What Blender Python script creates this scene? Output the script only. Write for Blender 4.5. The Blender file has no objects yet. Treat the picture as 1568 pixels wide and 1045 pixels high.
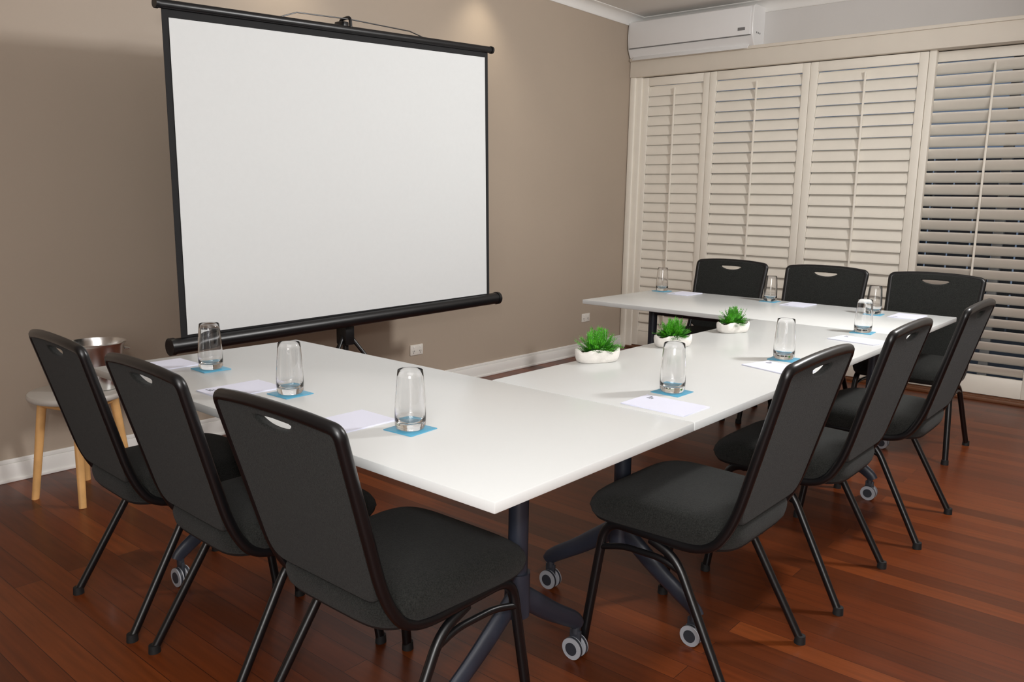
import bpy, bmesh, math, random
from mathutils import Vector, Matrix
random.seed(7)
scene=bpy.context.scene
col=scene.collection
pi=math.pi
def s2l(c):
    return tuple(((v/255)/12.92 if v/255<=.04045 else ((v/255+.055)/1.055)**2.4) for v in c)+(1,)
# ---------------------------------------------------------------- materials
def mat(name,rgb,rough=.5,metal=0,spec=.5,var=0,scale=20,bump=0,bscale=200,coat=0,trans=0,sheen=0):
    m=bpy.data.materials.new(name);m.use_nodes=True
    nt=m.node_tree;b=nt.nodes['Principled BSDF']
    c=s2l(rgb)
    b.inputs['Base Color'].default_value=c
    b.inputs['Roughness'].default_value=rough
    b.inputs['Metallic'].default_value=metal
    b.inputs['Specular IOR Level'].default_value=spec
    b.inputs['Coat Weight'].default_value=coat
    b.inputs['Transmission Weight'].default_value=trans
    b.inputs['Sheen Weight'].default_value=sheen
    tc=nt.nodes.new('ShaderNodeTexCoord')
    if var:
        n=nt.nodes.new('ShaderNodeTexNoise');n.inputs['Scale'].default_value=scale;n.inputs['Detail'].default_value=5
        r=nt.nodes.new('ShaderNodeValToRGB')
        r.color_ramp.elements[0].position=.3;r.color_ramp.elements[1].position=.7
        r.color_ramp.elements[0].color=tuple(x*(1-var) for x in c[:3])+(1,)
        r.color_ramp.elements[1].color=tuple(min(1,x*(1+var)) for x in c[:3])+(1,)
        nt.links.new(tc.outputs['Object'],n.inputs['Vector']);nt.links.new(n.outputs['Fac'],r.inputs['Fac'])
        nt.links.new(r.outputs['Color'],b.inputs['Base Color'])
    if bump:
        n=nt.nodes.new('ShaderNodeTexNoise');n.inputs['Scale'].default_value=bscale;n.inputs['Detail'].default_value=3
        bp=nt.nodes.new('ShaderNodeBump');bp.inputs['Strength'].default_value=bump;bp.inputs['Distance'].default_value=.003
        nt.links.new(tc.outputs['Object'],n.inputs['Vector']);nt.links.new(n.outputs['Fac'],bp.inputs['Height'])
        nt.links.new(bp.outputs['Normal'],b.inputs['Normal'])
    return m
M={}
M['wall']=mat('wall_paint_taupe',(172,157,141),.55,var=.03,scale=1.2,bump=.08,bscale=90)
M['wallw']=mat('wall_paint_pale',(208,205,202),.6,var=.02,scale=2,bump=.05,bscale=90)
M['ceil']=mat('ceiling_paint',(232,230,226),.7,bump=.03,bscale=80)
M['trim']=mat('trim_paint',(226,218,205),.4,var=.02,scale=6)
M['white_trim']=mat('cornice_paint',(232,230,226),.5,bump=.02)
M['shut']=mat('shutter_paint',(240,234,222),.4,var=.02,scale=8)
M['table']=mat('white_laminate',(216,218,217),.26,var=.008,scale=3,bump=.01,bscale=400)
M['fabric']=mat('charcoal_fabric',(33,34,32),.92,spec=.2,var=.6,scale=300,bump=.7,bscale=520,sheen=.06)
M['frame']=mat('black_steel',(12,12,14),.34,bump=.03,bscale=150)
M['cap']=mat('rubber_cap',(14,14,15),.7,bump=.1)
M['leg']=mat('graphite_powdercoat',(40,44,55),.42,bump=.05,bscale=400)
M['caster_ring']=mat('caster_grey',(158,160,166),.4,bump=.02)
M['caster_dark']=mat('caster_dark',(45,48,55),.5,bump=.02)
M['screen']=mat('screen_fabric',(212,214,214),.85,var=.008,scale=40,bump=.05,bscale=900)
M['blackfab']=mat('screen_border',(14,14,16),.8,bump=.05)
M['blackmetal']=mat('black_casing',(16,16,18),.35,bump=.02)
M['paper']=mat('paper',(228,230,246),.7,var=.008,scale=10)
M['ink']=mat('ink',(90,95,105),.8,var=.05)
M['coaster']=mat('coaster_blue',(84,160,192),.35,var=.05,scale=60)
M['pot']=mat('white_stone_pot',(226,222,216),.75,var=.08,scale=40,bump=.8,bscale=55)
M['soil']=mat('soil',(60,45,30),.9,var=.3,scale=90,bump=.5)
M['wood']=mat('pale_beech',(214,165,105),.45,var=.12,scale=14,bump=.05)
M['seatgrey']=mat('stool_seat_laminate',(180,175,168),.35,var=.04,scale=12)
M['steel']=mat('polished_steel',(235,235,234),.24,metal=1,var=.03,scale=5)
M['ac']=mat('aircon_plastic',(230,229,228),.3,bump=.01)
M['acdark']=mat('aircon_vent',(120,120,120),.5,bump=.01)
M['outlet']=mat('outlet_plastic',(225,220,212),.35,bump=.01)
M['dark']=mat('dark_slots',(30,30,30),.5,bump=.01)
M['track']=mat('door_track',(110,70,45),.4,var=.1)
M['fence']=mat('garden_fence',(60,66,74),.8,var=.5,scale=3,bump=.4,bscale=10)
M['pave']=mat('paving',(85,88,92),.8,var=.25,scale=4,bump=.3,bscale=20)
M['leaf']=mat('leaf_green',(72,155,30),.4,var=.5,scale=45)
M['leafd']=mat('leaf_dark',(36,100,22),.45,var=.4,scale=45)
def glass():
    m=mat('clear_glass',(255,255,255),.0,spec=.5,trans=1)
    m.node_tree.nodes['Principled BSDF'].inputs['IOR'].default_value=1.5
    return m
M['glass']=glass()
def pane():
    m=bpy.data.materials.new('window_glass');m.use_nodes=True;nt=m.node_tree
    nt.nodes.remove(nt.nodes['Principled BSDF']);o=nt.nodes['Material Output']
    t=nt.nodes.new('ShaderNodeBsdfTransparent');t.inputs[0].default_value=(.85,.88,.9,1)
    g=nt.nodes.new('ShaderNodeBsdfGlossy');g.inputs['Roughness'].default_value=.02
    f=nt.nodes.new('ShaderNodeFresnel');f.inputs[0].default_value=1.5
    x=nt.nodes.new('ShaderNodeMixShader')
    nt.links.new(f.outputs[0],x.inputs[0]);nt.links.new(t.outputs[0],x.inputs[1]);nt.links.new(g.outputs[0],x.inputs[2]);nt.links.new(x.outputs[0],o.inputs[0])
    return m
M['pane']=pane()
def floormat():
    m=bpy.data.materials.new('polished_jarrah_boards');m.use_nodes=True;nt=m.node_tree;b=nt.nodes['Principled BSDF']
    L=nt.links.new;N=nt.nodes.new
    tc=N('ShaderNodeTexCoord');mp=N('ShaderNodeMapping');mp.inputs['Rotation'].default_value=(0,0,pi/2)
    L(tc.outputs['Object'],mp.inputs['Vector'])
    br=N('ShaderNodeTexBrick');br.offset=.37;br.offset_frequency=2
    br.inputs['Scale'].default_value=1;br.inputs['Brick Width'].default_value=1.9;br.inputs['Row Height'].default_value=.085
    br.inputs['Mortar Size'].default_value=.001;br.inputs['Mortar Smooth'].default_value=.2;br.inputs['Bias'].default_value=0
    br.inputs['Color1'].default_value=(0,0,0,1);br.inputs['Color2'].default_value=(1,1,1,1);br.inputs['Mortar'].default_value=(.5,.5,.5,1)
    L(mp.outputs[0],br.inputs['Vector'])
    rp=N('ShaderNodeValToRGB');e=rp.color_ramp.elements
    e[0].position=0;e[0].color=s2l((84,38,13));e[1].position=1;e[1].color=s2l((122,60,24))
    k=e.new(.5);k.color=s2l((101,45,15))
    L(br.outputs['Color'],rp.inputs['Fac'])
    mp2=N('ShaderNodeMapping');mp2.inputs['Scale'].default_value=(28,1.5,1);L(tc.outputs['Object'],mp2.inputs['Vector'])
    n=N('ShaderNodeTexNoise');n.inputs['Scale'].default_value=2.2;n.inputs['Detail'].default_value=8;L(mp2.outputs[0],n.inputs['Vector'])
    r2=N('ShaderNodeValToRGB');r2.color_ramp.elements[0].position=.3;r2.color_ramp.elements[0].color=(.66,.66,.66,1);r2.color_ramp.elements[1].position=.7;r2.color_ramp.elements[1].color=(1.12,1.12,1.12,1)
    L(n.outputs['Fac'],r2.inputs['Fac'])
    mx=N('ShaderNodeMix');mx.data_type='RGBA';mx.blend_type='MULTIPLY';mx.inputs[0].default_value=.75
    L(rp.outputs[0],mx.inputs[6]);L(r2.outputs[0],mx.inputs[7])
    m2=N('ShaderNodeMix');m2.data_type='RGBA';m2.inputs[7].default_value=s2l((50,20,8))
    L(br.outputs['Fac'],m2.inputs[0]);L(mx.outputs[2],m2.inputs[6]);L(m2.outputs[2],b.inputs['Base Color'])
    b.inputs['Roughness'].default_value=.36;b.inputs['Specular IOR Level'].default_value=.28;b.inputs['Coat Weight'].default_value=.04;b.inputs['Coat Roughness'].default_value=.1
    bp=N('ShaderNodeBump');bp.inputs['Strength'].default_value=.25;bp.inputs['Distance'].default_value=.001;bp.invert=True
    L(br.outputs['Fac'],bp.inputs['Height']);L(bp.outputs[0],b.inputs['Normal'])
    return m
M['floor']=floormat()
# ---------------------------------------------------------------- mesh helpers
class B:
    def __init__(s): s.bm=bmesh.new()
    def box(s,x0,x1,y0,y1,z0,z1,bev=0,mtx=None,seg=2):
        r=bmesh.ops.create_cube(s.bm,size=1);v=r['verts']
        bmesh.ops.scale(s.bm,vec=(x1-x0,y1-y0,z1-z0),verts=v)
        bmesh.ops.translate(s.bm,vec=((x0+x1)/2,(y0+y1)/2,(z0+z1)/2),verts=v)
        if bev:
            es=list({e for q in v for e in q.link_edges})
            rr=bmesh.ops.bevel(s.bm,geom=es,offset=bev,segments=seg,profile=.5,affect='EDGES')
            v=list({q for f in rr['faces'] for q in f.verts}|{q for q in v if q.is_valid})
        if mtx is not None: bmesh.ops.transform(s.bm,matrix=mtx,verts=v)
        return v
    def cyl(s,c,r,h,axis='Z',seg=24,r2=None,bev=0):
        rr=bmesh.ops.create_cone(s.bm,cap_ends=True,segments=seg,radius1=r,radius2=r if r2 is None else r2,depth=h)
        v=rr['verts']
        if axis=='X': bmesh.ops.rotate(s.bm,matrix=Matrix.Rotation(pi/2,3,'Y'),verts=v)
        if axis=='Y': bmesh.ops.rotate(s.bm,matrix=Matrix.Rotation(pi/2,3,'X'),verts=v)
        bmesh.ops.translate(s.bm,vec=c,verts=v);return v
    def tube(s,pts,r,seg=12,sx=1,sy=1,ref=None,r2=None):
        pts=[Vector(p) for p in pts];n=len(pts)
        T=[(pts[min(i+1,n-1)]-pts[max(i-1,0)]).normalized() for i in range(n)]
        up=Vector(ref) if ref else (Vector((0,0,1)) if abs(T[0].z)<.9 else Vector((1,0,0)))
        N=(up-T[0]*up.dot(T[0])).normalized();rings=[]
        for i in range(n):
            if i:
                N=(N-T[i]*N.dot(T[i])).normalized()
            Bn=T[i].cross(N)
            rad=r if r2 is None else r+(r2-r)*i/(n-1)
            rings.append([s.bm.verts.new(pts[i]+N*math.cos(2*pi*k/seg)*rad*sx+Bn*math.sin(2*pi*k/seg)*rad*sy) for k in range(seg)])
        for i in range(n-1):
            for k in range(seg):
                s.bm.faces.new((rings[i][k],rings[i][(k+1)%seg],rings[i+1][(k+1)%seg],rings[i+1][k]))
        s.bm.faces.new(rings[0][::-1]);s.bm.faces.new(rings[-1])
        return [v for q in rings for v in q]
    def lathe(s,prof,c=(0,0,0),seg=40,cap=True):
        rings=[[s.bm.verts.new((c[0]+r*math.cos(2*pi*k/seg),c[1]+r*math.sin(2*pi*k/seg),c[2]+z)) for k in range(seg)] for r,z in prof]
        for i in range(len(rings)-1):
            for k in range(seg): s.bm.faces.new((rings[i][k],rings[i][(k+1)%seg],rings[i+1][(k+1)%seg],rings[i+1][k]))
        if cap: s.bm.faces.new(rings[0][::-1]);s.bm.faces.new(rings[-1])
    def mesh(s,name,m,smooth=True,angle=40):
        bmesh.ops.recalc_face_normals(s.bm,faces=s.bm.faces)
        me=bpy.data.meshes.new(name);s.bm.to_mesh(me);s.bm.free()
        me.materials.append(M[m])
        if smooth:
            me.polygons.foreach_set('use_smooth',[True]*len(me.polygons))
            me.set_sharp_from_angle(angle=math.radians(angle))
        return me
def obj(name,me,parent=None,loc=(0,0,0),rot=(0,0,0),scale=(1,1,1)):
    o=bpy.data.objects.new(name,me);col.objects.link(o)
    o.location=loc;o.rotation_euler=rot;o.scale=scale
    if parent: o.parent=parent
    return o
def empty(name,loc=(0,0,0),rz=0,scale=(1,1,1)):
    e=bpy.data.objects.new(name,None);col.objects.link(e);e.location=loc;e.rotation_euler=(0,0,rz);e.scale=scale;e.empty_display_size=.1
    return e
def fillet(pts,rads,n=7):
    pts=[Vector(p) for p in pts];out=[pts[0]]
    for i in range(1,len(pts)-1):
        r=rads[i-1] if isinstance(rads,(list,tuple)) else rads
        a=(pts[i-1]-pts[i]);b=(pts[i+1]-pts[i])
        la=min(r,a.length*.49);lb=min(r,b.length*.49)
        p0=pts[i]+a.normalized()*la;p2=pts[i]+b.normalized()*lb
        for k in range(n+1):
            t=k/n;out.append(p0*(1-t)**2+pts[i]*2*t*(1-t)+p2*t*t)
    out.append(pts[-1]);return out
def quick(name,m,fn,parent=None,loc=(0,0,0),rot=(0,0,0),**k):
    b=B();fn(b);return obj(name,b.mesh(name,m,**k),parent,loc,rot)
# ---------------------------------------------------------------- room shell
WX=5.29;WY=3.04;X0=-3.2;Y0=-3.4;CZ=2.88
quick('floor','floor',lambda b:b.box(X0-.1,WX+.12,Y0-.1,WY+.1,-.1,0),smooth=False)
quick('ceiling','ceil',lambda b:b.box(X0-.1,WX+.1,Y0-.1,WY+.1,CZ,CZ+.1),smooth=False)
quick('wall_left','wall',lambda b:b.box(X0-.1,WX+.1,WY,WY+.1,0,CZ),smooth=False)
quick('wall_back','wall',lambda b:b.box(X0-.1,X0,Y0,WY,0,CZ),smooth=False)
quick('wall_right','wall',lambda b:b.box(X0-.1,WX+.1,Y0-.1,Y0,0,CZ),smooth=False)
def ww(b):
    b.box(WX,WX+.1,Y0,WY,2.40,CZ);b.box(WX,WX+.1,Y0,-2.7,0,2.40);b.box(WX,WX+.1,3.0,WY,0,2.40)
quick('wall_window','wallw',ww,smooth=False)
def skirt(b):
    b.box(X0,WX,WY-.016,WY,0,.085,.003);b.box(X0,WX,WY-.010,WY,.085,.105,.004);b.box(X0,WX,WY-.024,WY-.016,0,.018,.004)
quick('baseboard_left','white_trim',skirt)
quick('baseboard_back','white_trim',lambda b:b.box(X0,X0+.016,Y0,WY-.03,0,.105,.004))
quick('baseboard_right','white_trim',lambda b:b.box(X0+.02,WX,Y0,Y0+.016,0,.105,.004))
# coved cornice
def cove(b,a,c,inward):
    a=Vector(a);c=Vector(c);inw=Vector(inward);n=8
    prof=[(0,0),(0,-.08),(.008,-.08)]
    for i in range(n+1):
        t=i/n*pi/2;prof.append((.012+.068*(1-math.cos(t)),-.075+.068*math.sin(t)))
    prof+=[(.085,-.004),(.085,0)]
    r=[]
    for p in (a,c): r.append([b.bm.verts.new(p+inw*u+Vector((0,0,z))) for u,z in prof])
    for i in range(len(prof)):
        j=(i+1)%len(prof);b.bm.faces.new((r[0][i],r[0][j],r[1][j],r[1][i]))
    b.bm.faces.new(r[0]);b.bm.faces.new(r[1][::-1])
quick('trim_1','white_trim',lambda b:cove(b,(X0,WY,CZ),(WX,WY,CZ),(0,-1,0)))
quick('trim_2','white_trim',lambda b:cove(b,(WX,Y0,CZ),(WX,WY,CZ),(-1,0,0)))
# pelmet / header box
def pel(b):
    b.box(5.14,WX,-2.9,3.035,2.375,2.515,.004);b.box(5.125,WX,-2.9,3.035,2.505,2.53,.004)
quick('trim_3','trim',pel)
# ---------------------------------------------------------------- shutters
def shutter(name,x,y0,y1,tilt,z0=.03,z1=2.37,var=0.0):
    e=empty(name,(x,(y0+y1)/2,0));w=(y1-y0)/2
    st=.058;tr=.07;brl=.13
    def fr(b):
        b.box(-.015,.015,-w,-w+st,z0,z1,.003);b.box(-.015,.015,w-st,w,z0,z1,.003)
        b.box(-.014,.014,-w+st,w-st,z1-tr,z1,.003);b.box(-.014,.014,-w+st,w-st,z0,z0+brl,.003)
    quick('panel_frame','shut',fr,e)
    def lv(b):
        lo=z0+brl+.045;hi=z1-tr-.045;n=round((hi-lo)/.0805)
        for i in range(n+1):
            tt=tilt+random.uniform(-var,var)
            z=lo+(hi-lo)*i/n;seg=14;c=math.cos(tt);s=math.sin(tt);rings=[]
            for yy in (-w+st+.002,w-st-.002):
                ring=[]
                for k in range(seg):
                    a=2*pi*k/seg;u=.0445*math.cos(a);v=.0052*math.sin(a)
                    ring.append(b.bm.verts.new((u*c+v*s,yy,z-u*s+v*c)))
                rings.append(ring)
            for k in range(seg): b.bm.faces.new((rings[0][k],rings[0][(k+1)%seg],rings[1][(k+1)%seg],rings[1][k]))
            b.bm.faces.new(rings[0]);b.bm.faces.new(rings[1][::-1])
    quick('louvres','shut',lv,e,angle=60)
    xr=-(.0445*math.cos(tilt)+.012)
    quick('tilt_rod','shut',lambda b:b.box(xr-.006,xr+.006,-.007,.007,z0+brl+.07,z1-tr-.03,.002),e)
    return e
T1=math.radians(-75);T2=math.radians(-68);T4=math.radians(50)
shutter('plantation_shutter',5.205,2.295,2.93,T1,var=.015)
shutter('plantation_shutter',5.20,1.468,2.292,T2,var=.03)
shutter('plantation_shutter',5.20,.648,1.465,T2,var=.03)
shutter('plantation_shutter',5.262,-.19,.675,T4,var=.03)
shutter('plantation_shutter',5.262,-1.05,-.193,T4)
shutter('plantation_shutter',5.20,-1.88,-1.06,T1)
shutter('plantation_shutter',5.20,-2.69,-1.883,T1)
def jamb(b):
    b.box(5.17,5.30,2.93,3.0,0,2.375,.004);b.box(5.19,5.24,.60,.645,0.02,2.375,.003)
    b.box(5.15,5.31,2.985,3.035,0,2.375,.004)
quick('trim_4','shut',jamb)
quick('trim_5','track',lambda b:(b.box(5.16,5.40,-2.7,2.98,0,.02,.003),b.box(5.19,5.2,-2.7,2.98,.02,.027),b.box(5.25,5.26,-2.7,2.98,.02,.027)))
def winframe(b):
    for y in (-2.7,-1.3,.1,1.5,2.92): b.box(5.33,5.38,y,y+.06,0.02,2.4,.003)
    b.box(5.33,5.38,-2.7,2.98,2.33,2.4,.003);b.box(5.33,5.38,-2.7,2.98,.02,.12,.003)
w1=empty('window_1')
quick('sash_frame','acdark',winframe,w1);quick('glass_pane','pane',lambda b:b.box(5.353,5.357,-2.66,2.95,.1,2.36),w1,smooth=False)
# exterior
def fence(b):
    for i in range(60): b.box(9.0,9.03,-6+i*.22,-6+i*.22+.2,-.02,1.9,.004)
    b.box(9.03,9.08,-6,7.2,.4,.5);b.box(9.03,9.08,-6,7.2,1.4,1.5)
gf=empty('garden_fence',(9,1,0))
quick('palings','fence',fence,gf,loc=(-9,-1,0))
quick('paving','pave',lambda b:b.box(5.42,12,-8,10,-.12,-.02),gf,loc=(-9,-1,0),smooth=False)
# ---------------------------------------------------------------- air conditioner
def ac():
    e=empty('wall_air_conditioner',(WX,2.46,2.492),0,(1,1.0,1.13));y0,y1=-.56,.57
    b=B();prof=[(0,.0),(-.11,0),(-.165,.03),(-.205,.09),(-.215,.16),(-.21,.27),(-.19,.30),(0,.305)]
    P=fillet([(p[0],0,p[1]) for p in prof],[.02,.03,.03,.04,.03,.02],4)
    r=[[b.bm.verts.new((p.x,y,p.z)) for p in P] for y in (y0,y0+.004,y1-.004,y1)]
    for j,rr in enumerate(r):
        if j in(0,3):
            for v in rr: v.co.x=v.co.x*.985;v.co.z=.15+(v.co.z-.15)*.985
    for j in range(3):
        for i in range(len(P)-1): b.bm.faces.new((r[j][i],r[j][i+1],r[j+1][i+1],r[j+1][i]))
        b.bm.faces.new((r[j][-1],r[j][0],r[j+1][0],r[j+1][-1]))
    b.bm.faces.new(r[0]);b.bm.faces.new(r[3][::-1])
    obj('body',b.mesh('body','ac',angle=35),e)
    quick('front_flap','ac',lambda b:(b.box(-.219,-.208,y0+.02,y1-.02,.10,.285,.004),),e)
    def fl(b):
        m=Matrix.Translation((-.165,0,.045))@Matrix.Rotation(math.radians(-42),4,'Y')
        b.box(-.045,.045,y0+.04,y1-.04,-.004,.004,.003,mtx=m)
    quick('louvre_flap','ac',fl,e)
    def g(b):
        b.box(-.218,-.20,y0+.015,y1-.015,.095,.099)
        for i in range(3): b.cyl((-.08-.03*i,y0-.001,.12),.006,.004,'Y',12)
    quick('seam_and_indicators','acdark',g,e)
    quick('display_badge','acdark',lambda b:b.box(-.2205,-.219,y0+.06,y0+.12,.13,.15),e)
ac()
# ---------------------------------------------------------------- outlets
def outlet(x,z):
    e=empty('power_outlet',(x,WY,z))
    quick('plate','outlet',lambda b:b.box(-.058,.058,-.009,0,-.036,.036,.004),e)
    def sw(b):
        for s in(-1,1): b.box(s*.03-.006,s*.03+.006,-.013,-.008,.012,.026,.002)
    quick('switches','white_trim',sw,e)
    def sl(b):
        for s in(-1,1):
            b.box(s*.03-.008,s*.03-.005,-.0098,-.0088,-.012,-.003);b.box(s*.03+.005,s*.03+.008,-.0098,-.0088,-.012,-.003);b.box(s*.03-.0015,s*.03+.0015,-.0098,-.0088,-.024,-.015)
    quick('pin_slots','dark',sl,e,smooth=False)
outlet(2.62,.29);outlet(4.6,.32)
# ---------------------------------------------------------------- projector screen
def screen():
    y=2.3;e=empty('tripod_projection_screen',(1.53,y,0));ox=1.53
    TL=(.590-ox,2.001);TR=(2.465-ox,2.107);BR=(2.509-ox,.747);BL=(.604-ox,.711)
    def quad(b,c,yy):
        v=[b.bm.verts.new((p[0],yy,p[1])) for p in c]
        v2=[b.bm.verts.new((p[0],yy+.0015,p[1])) for p in c]
        b.bm.faces.new(v);b.bm.faces.new(v2[::-1])
        for i in range(4): b.bm.faces.new((v[i],v[(i+1)%4],v2[(i+1)%4],v2[i]))
    quick('projection_fabric','screen',lambda b:quad(b,[TL,TR,BR,BL],-.002),e,smooth=False)
    o=.028
    quick('black_border','blackfab',lambda b:quad(b,[(TL[0]-o,TL[1]+.035),(TR[0]+o,TR[1]+.035),(BR[0]+o,BR[1]-.03),(BL[0]-o,BL[1]-.03)],.0015),e,smooth=False)
    def bars(b):
        b.tube([(TL[0]-.045,-.004,TL[1]+.047),(TR[0]+.045,-.004,TR[1]+.047)],.018,seg=16,sx=1,sy=.8)
        b.tube([(BL[0]-.06,.005,BL[1]-.045),(BR[0]+.09,.005,BR[1]-.035)],.034,seg=24)
        for (p,s) in ((BL,-1),(BR,1)):
            x=p[0]+(-.06 if s<0 else .09);z=p[1]-(.045 if s<0 else .035)
            b.tube([(x,.005,z),(x+s*.02,.005,z)],.038,seg=24)
        for p,s in((TL,-1),(TR,1)): b.tube([(p[0]+s*.045,-.004,p[1]+.047),(p[0]+s*.058,-.004,p[1]+.047)],.021,seg=16)
    quick('casing_and_top_bar','blackmetal',bars,e)
    def st(b):
        b.tube([(-.03,.07,.30),(-.03,.07,1.35)],.016,seg=16)
        b.tube([(-.03,.07,1.3),(-.03,.07,2.13)],.011,seg=14)
        b.tube(fillet([(-.03,.07,2.10),(-.03,.07,2.155),(-.03,-.005,2.16),(-.03,-.01,2.11)],.02),.008)
        b.box(-.052,-.008,.03,.09,2.10,2.145,.006)
        b.box(-.06,0,.03,.11,.55,.66,.008)
        b.tube([(-.03,.07,.60),(-.03,.07,.66)],.03,seg=16)
        for a in (200,320,80):
            a=math.radians(a);dx,dy=math.cos(a),math.sin(a)
            b.tube([(-.03+.02*dx,.07+.02*dy,.60),(-.03+.46*dx,.07+.46*dy,.015)],.011,seg=10)
            b.tube([(-.03+.2*dx,.07+.2*dy,.36),(-.03,.07,.33)],.006,seg=8)
            b.tube([(-.03+.45*dx,.07+.45*dy,.03),(-.03+.475*dx,.07+.475*dy,0.002)],.016,seg=10)
    quick('tripod_stand','blackmetal',st,e)
    def wires(b):
        zt=lambda x:2.001+.047+.016+(x-TL[0])*(.106/1.875)
        b.tube([(-.42,0,zt(-.42)),(-.33,0,zt(-.33)+.03),(-.03,0,2.15)],.003,seg=6)
        b.tube([(.45,0,zt(.45)),(.36,0,zt(.36)+.02),(-.03,0,2.15)],.003,seg=6)
    quick('hanging_bail','blackmetal',wires,e)
screen()
# ---------------------------------------------------------------- tables
def caster(b,bd,x,y):
    for s in(-1,1):
        b.cyl((x+s*.013,y,.032),.032,.015,'X',28)
        bd.cyl((x+s*.0208,y,.032),.019,.004,'X',20);bd.cyl((x+s*.013,y,.0325),.0325,.007,'X',28)
    bd.box(x-.006,x+.006,y-.018,y+.018,.028,.085,.003)
    bd.cyl((x,y,.09),.012,.03,'Z',14)
def tleg(b,br,bd,x,y,d,half):
    # d: direction of the feet 'X' or 'Y'
    D=Vector((1,0,0)) if d=='X' else Vector((0,1,0))
    c=Vector((x,y,0))
    b.tube([c+Vector((0,0,.28)),c+Vector((0,0,.68))],.026,seg=24)
    b.tube([c+Vector((0,0,.24)),c+Vector((0,0,.36))],.033,seg=24)
    b.box(x-.05-(.1 if d=='X' else 0),x+.05+(.1 if d=='X' else 0),y-.05-(.1 if d=='Y' else 0),y+.05+(.1 if d=='Y' else 0),.672,.704,.005)
    for s in(-1,1):
        pts=fillet([c+Vector((0,0,.30)),c+D*s*(half*.55)+Vector((0,0,.19)),c+D*s*half+Vector((0,0,.115)),c+D*s*(half+.012)+Vector((0,0,.095))],.05)
        b.tube(pts,.024,seg=14,sx=1.25,sy=.75,r2=.018)
        q=c+D*s*half
        caster(br,bd,q.x,q.y)
def table(x0,x1,y0,y1,axis,legs,half):
    cx,cy=(x0+x1)/2,(y0+y1)/2
    e=empty('white_folding_table',(cx,cy,0))
    quick('tabletop','table',lambda b:b.box(x0-cx,x1-cx,y0-cy,y1-cy,.705,.73,.003),e,angle=30)
    b,br,bd=B(),B(),B()
    for l in legs:
        if axis=='Y': tleg(b,br,bd,l[0]-cx,l[1]-cy,'X',half)
        else: tleg(b,br,bd,l[0]-cx,l[1]-cy,'Y',half)
    a,c=legs
    b.tube([(a[0]-cx,a[1]-cy,.655),(c[0]-cx,c[1]-cy,.655)],.022,seg=14)
    obj('pedestal_legs',b.mesh('pedestal_legs','leg'),e)
    obj('caster_wheels',br.mesh('caster_wheels','caster_ring'),e)
    obj('caster_hubs',bd.mesh('caster_hubs','caster_dark'),e)
table(0,.802,0,1.795,'Y',[(.40,.27),(.40,1.52)],.27)
table(.805,2.828,0,.73,'X',[(.965,.32),(2.62,.32)],.27)
table(2.831,3.735,0,1.82,'Y',[(3.2,.25),(3.2,1.55)],.30)
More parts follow.
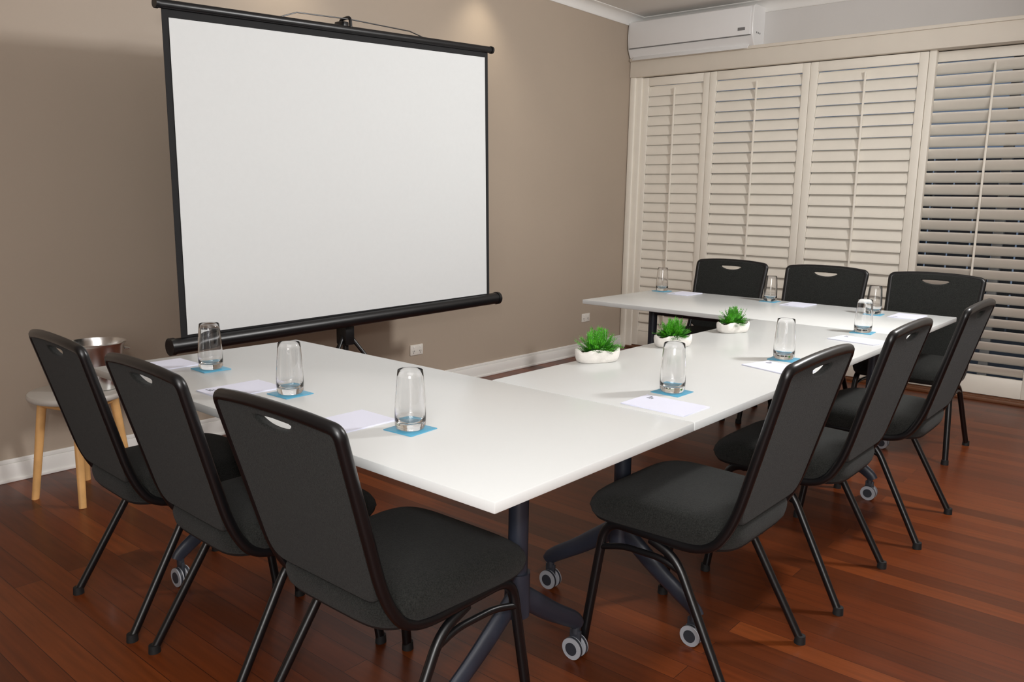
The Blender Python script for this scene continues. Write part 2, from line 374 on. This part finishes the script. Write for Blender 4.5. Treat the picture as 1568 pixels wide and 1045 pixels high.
# ---------------------------------------------------------------- chairs
def chair_meshes():
    R={}
    # continuous side tube : foot - rail - back post - top
    b=B()
    def side(s):
        return [(s*.235,.235,0.012),(s*.212,.185,.392),(s*.205,-.13,.382),(s*.203,-.195,.47),(s*.219,-.312,.880)]
    Lp=side(-1);Rp=side(1)
    top=[(-.10,-.322,.893),(.10,-.322,.893)]
    pts=Lp+top+Rp[::-1]
    P=fillet(pts,[.06,.09,.09,.022,.1,.1,.022,.09,.09,.06],8)
    b.tube(P,.0135,seg=12,sx=1,sy=1,ref=(1,0,0))
    for s in(-1,1):
        b.tube(fillet([(s*.235,-.235,.012),(s*.209,-.045,.345),(s*.206,.04,.375)],.05),.0125,seg=12)
        b.tube(fillet([(s*.22,.195,.315),(s*.215,.12,.335),(s*.212,.0,.335),(s*.213,-.06,.315)],.03),.009,seg=10)
    for y in(-.03,.13): b.tube([(-.206,y,.383),(.206,y,.383)],.011,seg=10)
    R['tube_frame']=b.mesh('tube_frame','frame')
    b=B()
    for s in(-1,1):
        for y in(-.236,.2365): b.cyl((s*.235,y,.012),.017,.024,'Z',14,r2=.0155)
    R['foot_caps']=b.mesh('foot_caps','cap')
    # seat cushion
    b=B()
    def outline(inset,n=64):
        o=[]
        for k in range(n):
            t=2*pi*k/n;c,s=math.cos(t),math.sin(t);p=.36
            x=math.copysign(abs(c)**p,c);y=math.copysign(abs(s)**p,s)
            wx=.238-(.024*(1-y)/2)
            o.append((x*(wx-inset),.034+y*(.232-inset)))
        return o
    prof=[(.03,.390),(.010,.393),(.002,.404),(-.002,.420),(-.003,.434),(.001,.449),(.011,.463),(.026,.472),(.05,.479),(.10,.486),(.16,.489),(.2,.490)]
    rings=[]
    for ins,z in prof:
        rings.append([b.bm.verts.new((x,y,z-(.014*max(0,(y-.1)/.14)**2 if z>.42 else 0))) for x,y in outline(ins)])
    n=64
    for i in range(len(rings)-1):
        for k in range(n): b.bm.faces.new((rings[i][k],rings[i][(k+1)%n],rings[i+1][(k+1)%n],rings[i+1][k]))
    b.bm.faces.new(rings[-1]);b.bm.faces.new(rings[0][::-1])
    R['seat_cushion']=b.mesh('seat_cushion','fabric',angle=70)
    b=B();rr=[b.bm.verts.new((x,y,.389)) for x,y in outline(.012)];r3=[b.bm.verts.new((x,y,.398)) for x,y in outline(.006)]
    for k in range(n): b.bm.faces.new((rr[k],rr[(k+1)%n],r3[(k+1)%n],r3[k]))
    b.bm.faces.new(rr[::-1]);b.bm.faces.new(r3);R['seat_base']=b.mesh('seat_base','cap')
    # back panel with hand slot
    def panel(name,hw0,hw1,z0,z1,ext,bev,m,slot=True,off=0,sz=1.0,zs=0):
        cu=bpy.data.curves.new(name,'CURVE');cu.dimensions='2D';cu.fill_mode='BOTH';cu.extrude=ext;cu.bevel_depth=bev;cu.bevel_resolution=2
        P=fillet([(0,z0,0),(hw0,z0,0),(hw1,z1-.010,0),(.10,z1+.002,0),(-.10,z1+.002,0),(-hw1,z1-.010,0),(-hw0,z0,0),(0,z0,0)],[.05,.022,.1,.1,.022,.05],6)[:-1]
        sp=cu.splines.new('POLY');sp.points.add(len(P)-1)
        for i,p in enumerate(P): sp.points[i].co=(p[0],p[1],0,1)
        sp.use_cyclic_u=True
        if slot:
            Q=[];w=.074*sz;h=.030*sz;zc=.864
            for k in range(17):
                t=pi+pi*k/16;Q.append((w*math.cos(t),zc+h*math.sin(t)))
            Q+=[(w*.8,zc+.005),(0,zc+.007),(-w*.8,zc+.005)]
            sp=cu.splines.new('POLY');sp.points.add(len(Q)-1)
            for i,p in enumerate(Q): sp.points[i].co=(p[0],p[1],0,1)
            sp.use_cyclic_u=True
        ob=bpy.data.objects.new(name,cu);col.objects.link(ob)
        dg=bpy.context.evaluated_depsgraph_get()
        me=bpy.data.meshes.new_from_object(ob.evaluated_get(dg));bpy.data.objects.remove(ob)
        for v in me.vertices:
            x,z,t=v.co
            yy=-.195-(z-.47)*(.117/.410)
            v.co=(x,yy+off+t,z)
        me.materials.clear();me.materials.append(M[m])
        me.polygons.foreach_set('use_smooth',[True]*len(me.polygons));me.set_sharp_from_angle(angle=math.radians(50))
        me.name=name;return me
    R['back_upholstery']=panel('back_upholstery',.192,.208,.470,.888,.004,.007,'fabric')
    return R
CH=chair_meshes()
def chair(x,y,rz,sc=(1,1,1)):
    e=empty('banquet_chair',(x,y,0),rz,sc)
    for k,me in CH.items(): obj(k,me,e)
rl=-pi/2
chair(.125,.43,rl-.0,(.98,1.05,.99));chair(.107,.965,rl-.03,(.90,1.03,1));chair(.105,1.49,rl-.04,(.89,1.02,1.0))
chair(.955,.045,.0,(1.0,1.0,1.045));chair(1.68,.02,.0,(.98,1,1.05));chair(2.43,-.03,.0,(1.04,1,1.06))
for y in(1.42,.795,.175): chair(3.655,y,pi/2,(1.1,1,1.045))
# ---------------------------------------------------------------- tableware
def glass_mesh():
    b=B();H=.152
    out=[(.030,0),(.0345,.0025),(.0385,.010),(.0395,.03),(.0388,.06),(.0365,.10),(.0335,.135),(.0318,H-.001)]
    inn=[(.0302,H),(.0318,.135),(.0347,.10),(.0370,.06),(.0376,.034),(.035,.022),(.025,.0175),(.004,.0165)]
    b.lathe(out+inn,seg=48)
    return b.mesh('glass_body','glass',angle=80)
G=glass_mesh()
gl=[(.26,1.50),(.24,1.02),(.23,.49),(1.07,.22),(1.86,.19),(2.78,.19),(3.50,.36),(3.63,1.0),(3.62,1.74)]
cm=B();cm.box(-.048,.048,-.048,.048,0,.003,.001);CM=cm.mesh('coaster','coaster')
for i,(x,y) in enumerate(gl):
    obj('glass_coaster',CM,None,(x,y,.730),(0,0,random.uniform(-.08,.08)))
    obj('drinking_glass',G,None,(x,y,.7332))
def pads():
    b=B()
    for k in range(4):
        m=Matrix.Rotation(random.uniform(-.03,.03),4,'Z')
        b.box(-.072,.072,-.104,.104,k*.0009,k*.0009+.0008,mtx=m)
    pm=b.mesh('sheets','paper',smooth=False)
    b=B()
    for k in range(3): b.box(.03,.06-.008*k,.078-.007*k,.082-.007*k,.0036,.0037)
    im=b.mesh('printed_logo','ink',smooth=False)
    for x,y,r in [(.17,1.66,1.57),(.17,1.17,1.56),(.16,.65,1.56),(.905,.15,-.02),(1.675,.135,-.30),(2.53,.13,-.15),(3.55,.20,1.56),(3.60,.815,1.58),(3.6,1.56,1.57)]:
        e=empty('notepad',(x,y,.7302),r);obj('sheets',pm,e);obj('printed_logo',im,e)
pads()
# ---------------------------------------------------------------- plants
def plant(x,y,rz,sc):
    e=empty('potted_succulent',(x,y,.7302),rz,(sc,sc,sc))
    b=B();n=40;prof=[(.80,0,0),(.90,.004,1),(.97,.018,1),(1.0,.034,1),(.98,.044,1),(.90,.046,1),(.86,.038,0),(.84,.03,0)]
    rings=[]
    for f,z,w in prof:
        ring=[]
        for k in range(n):
            t=2*pi*k/n;c,s=math.cos(t),math.sin(t)
            rx=.088*f*(1+.03*math.sin(3*t+1)*w);ry=.042*f*(1+.05*math.sin(5*t)*w)
            ring.append(b.bm.verts.new((math.copysign(abs(c)**.75,c)*rx,math.copysign(abs(s)**.75,s)*ry,z+.005*w*math.sin(4*t+z*60)*(z>.02)+random.uniform(-.0015,.0015)*w)))
        rings.append(ring)
    for i in range(len(rings)-1):
        for k in range(n): b.bm.faces.new((rings[i][k],rings[i][(k+1)%n],rings[i+1][(k+1)%n],rings[i+1][k]))
    b.bm.faces.new(rings[0][::-1]);obj('stone_pot',b.mesh('stone_pot','pot',angle=60),e)
    b=B();b.bm.faces.new([b.bm.verts.new((math.cos(2*pi*k/30)*.076,math.sin(2*pi*k/30)*.034,.036)) for k in range(30)]);obj('soil',b.mesh('soil','soil'),e)
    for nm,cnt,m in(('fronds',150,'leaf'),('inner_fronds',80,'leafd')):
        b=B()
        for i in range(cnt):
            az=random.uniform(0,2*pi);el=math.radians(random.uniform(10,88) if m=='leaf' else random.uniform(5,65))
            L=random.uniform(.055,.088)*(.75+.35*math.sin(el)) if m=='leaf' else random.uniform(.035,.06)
            base=Vector((random.uniform(-.03,.03),random.uniform(-.018,.018),.038))
            d=Vector((math.cos(az)*math.cos(el),math.sin(az)*math.cos(el),math.sin(el)))
            sd=d.cross(Vector((0,0,1)));sd=sd.normalized() if sd.length>.01 else Vector((1,0,0))
            up=sd.cross(d).normalized()
            for j in range(6):
                t=.25+.75*j/6;p=base+d*L*t+Vector((0,0,-.014*t*t*math.cos(el)))
                for s in(-1,1):
                    tip=p+(sd*s*.7+d*.9).normalized()*.013*(1.2-t*.5)+up*.002
                    q=[p-d*.0022,p+sd*s*.005+d*.0005,tip,p+sd*s*.003+d*.0055]
                    b.bm.faces.new([b.bm.verts.new(v) for v in q])
            a=[base-sd*.0012,base+sd*.0012,base+d*L+sd*.0006,base+d*L-sd*.0006]
            b.bm.faces.new([b.bm.verts.new(v) for v in a])
        bm=b.bm;me=bpy.data.meshes.new(nm);bm.to_mesh(me);bm.free();me.materials.append(M[m]);obj(nm,me,e)
plant(1.31,.665,-.45,1.0);plant(1.80,.63,-.5,.95);plant(2.34,.625,-.45,.95)
# ---------------------------------------------------------------- stool + bucket
def stool(x,y):
    e=empty('round_wooden_stool',(x,y,0),.35)
    b=B();b.lathe([(.17,.438),(.188,.44),(.194,.447),(.195,.456),(.190,.464),(.18,.466),(.02,.466)],seg=56);obj('seat',b.mesh('seat','seatgrey'),e)
    b=B()
    for k in range(4):
        a=pi/4+k*pi/2;c,s=math.cos(a),math.sin(a)
        b.tube([(c*.135,s*.135,.438),(c*.19,s*.19,.0)],.019,seg=14,r2=.015,sx=1.1,sy=.85)
    for k in range(4):
        a=pi/4+k*pi/2;a2=a+pi/2
        b.tube([(math.cos(a)*.137,math.sin(a)*.137,.41),(math.cos(a2)*.137,math.sin(a2)*.137,.41)],.011,seg=10)
    obj('legs',b.mesh('legs','wood'),e)
stool(.275,2.64)
def bucket(x,y,z):
    e=empty('ice_bucket',(x,y,z))
    b=B();b.lathe([(.078,0),(.084,.003),(.088,.02),(.10,.10),(.112,.19),(.119,.198),(.121,.203),(.118,.206),(.113,.204),(.108,.19),(.096,.10),(.083,.02),(.078,.008),(.02,.006)],seg=56)
    obj('body',b.mesh('body','steel'),e)
    b=B()
    for s in(-1,1):
        b.tube(fillet([(s*.108,-.025,.165),(s*.135,-.022,.16),(s*.135,.022,.16),(s*.108,.025,.165)],.012),.005,seg=10)
    obj('ring_handles',b.mesh('ring_handles','steel'),e)
bucket(.355,2.62,.4665)
# ---------------------------------------------------------------- lights
def area(name,loc,tgt,size,energy,color,sy=None,spread=None):
    l=bpy.data.lights.new(name,'AREA');l.energy=energy;l.color=color;l.size=size
    if sy: l.shape='RECTANGLE';l.size_y=sy
    o=bpy.data.objects.new(name,l);col.objects.link(o);o.location=loc
    o.rotation_euler=(Vector(tgt)-Vector(loc)).to_track_quat('-Z','Y').to_euler();return o
area('key_softlight',(3.1,-1.1,2.62),(1.2,2.6,1.5),.34,84,(1,.99,.98))
area('ceiling_bounce',(-.6,-.8,2.8),(1.2,.3,0),2.2,34,(1,.99,.98))
area('camera_flash',(-1.25,-1.1,1.62),(2.8,1.2,1.1),.12,20,(1,.99,.98))
area('rear_fill_light',(-2.9,-2.4,1.7),(5.2,.4,1.7),1.8,95,(1,.99,.98))  # added fill from behind the camera, brightens shutters and header; no window there
for x in(1.60,3.2):
    l=bpy.data.lights.new('downlight','SPOT');l.energy=12;l.color=(1,.90,.72);l.spot_size=math.radians(95);l.spot_blend=1;l.shadow_soft_size=.05
    o=bpy.data.objects.new('downlight',l);col.objects.link(o);o.location=(x,2.80,2.84);o.rotation_euler=(math.radians(8),0,0)
w=bpy.data.worlds.new('world');scene.world=w;w.use_nodes=True
w.node_tree.nodes['Background'].inputs[0].default_value=(.30,.38,.52,1);w.node_tree.nodes['Background'].inputs[1].default_value=.5
# ---------------------------------------------------------------- camera
yaw,pit,rol,f=.703,.171,.019,1872.
fw=Vector((math.cos(yaw)*math.cos(pit),math.sin(yaw)*math.cos(pit),-math.sin(pit)))
rt=Vector((math.sin(yaw),-math.cos(yaw),0));up=rt.cross(fw)
r2=rt*math.cos(rol)+up*math.sin(rol);u2=-rt*math.sin(rol)+up*math.cos(rol)
cam=bpy.data.cameras.new('camera');co=bpy.data.objects.new('camera',cam);col.objects.link(co)
co.matrix_world=Matrix(((r2.x,u2.x,-fw.x,-1.123),(r2.y,u2.y,-fw.y,-.987),(r2.z,u2.z,-fw.z,1.305),(0,0,0,1)))
cam.sensor_width=36;cam.lens=36*f/2352;cam.clip_start=.02
scene.camera=co
scene.view_settings.view_transform='Standard'
scene.view_settings.look='None'
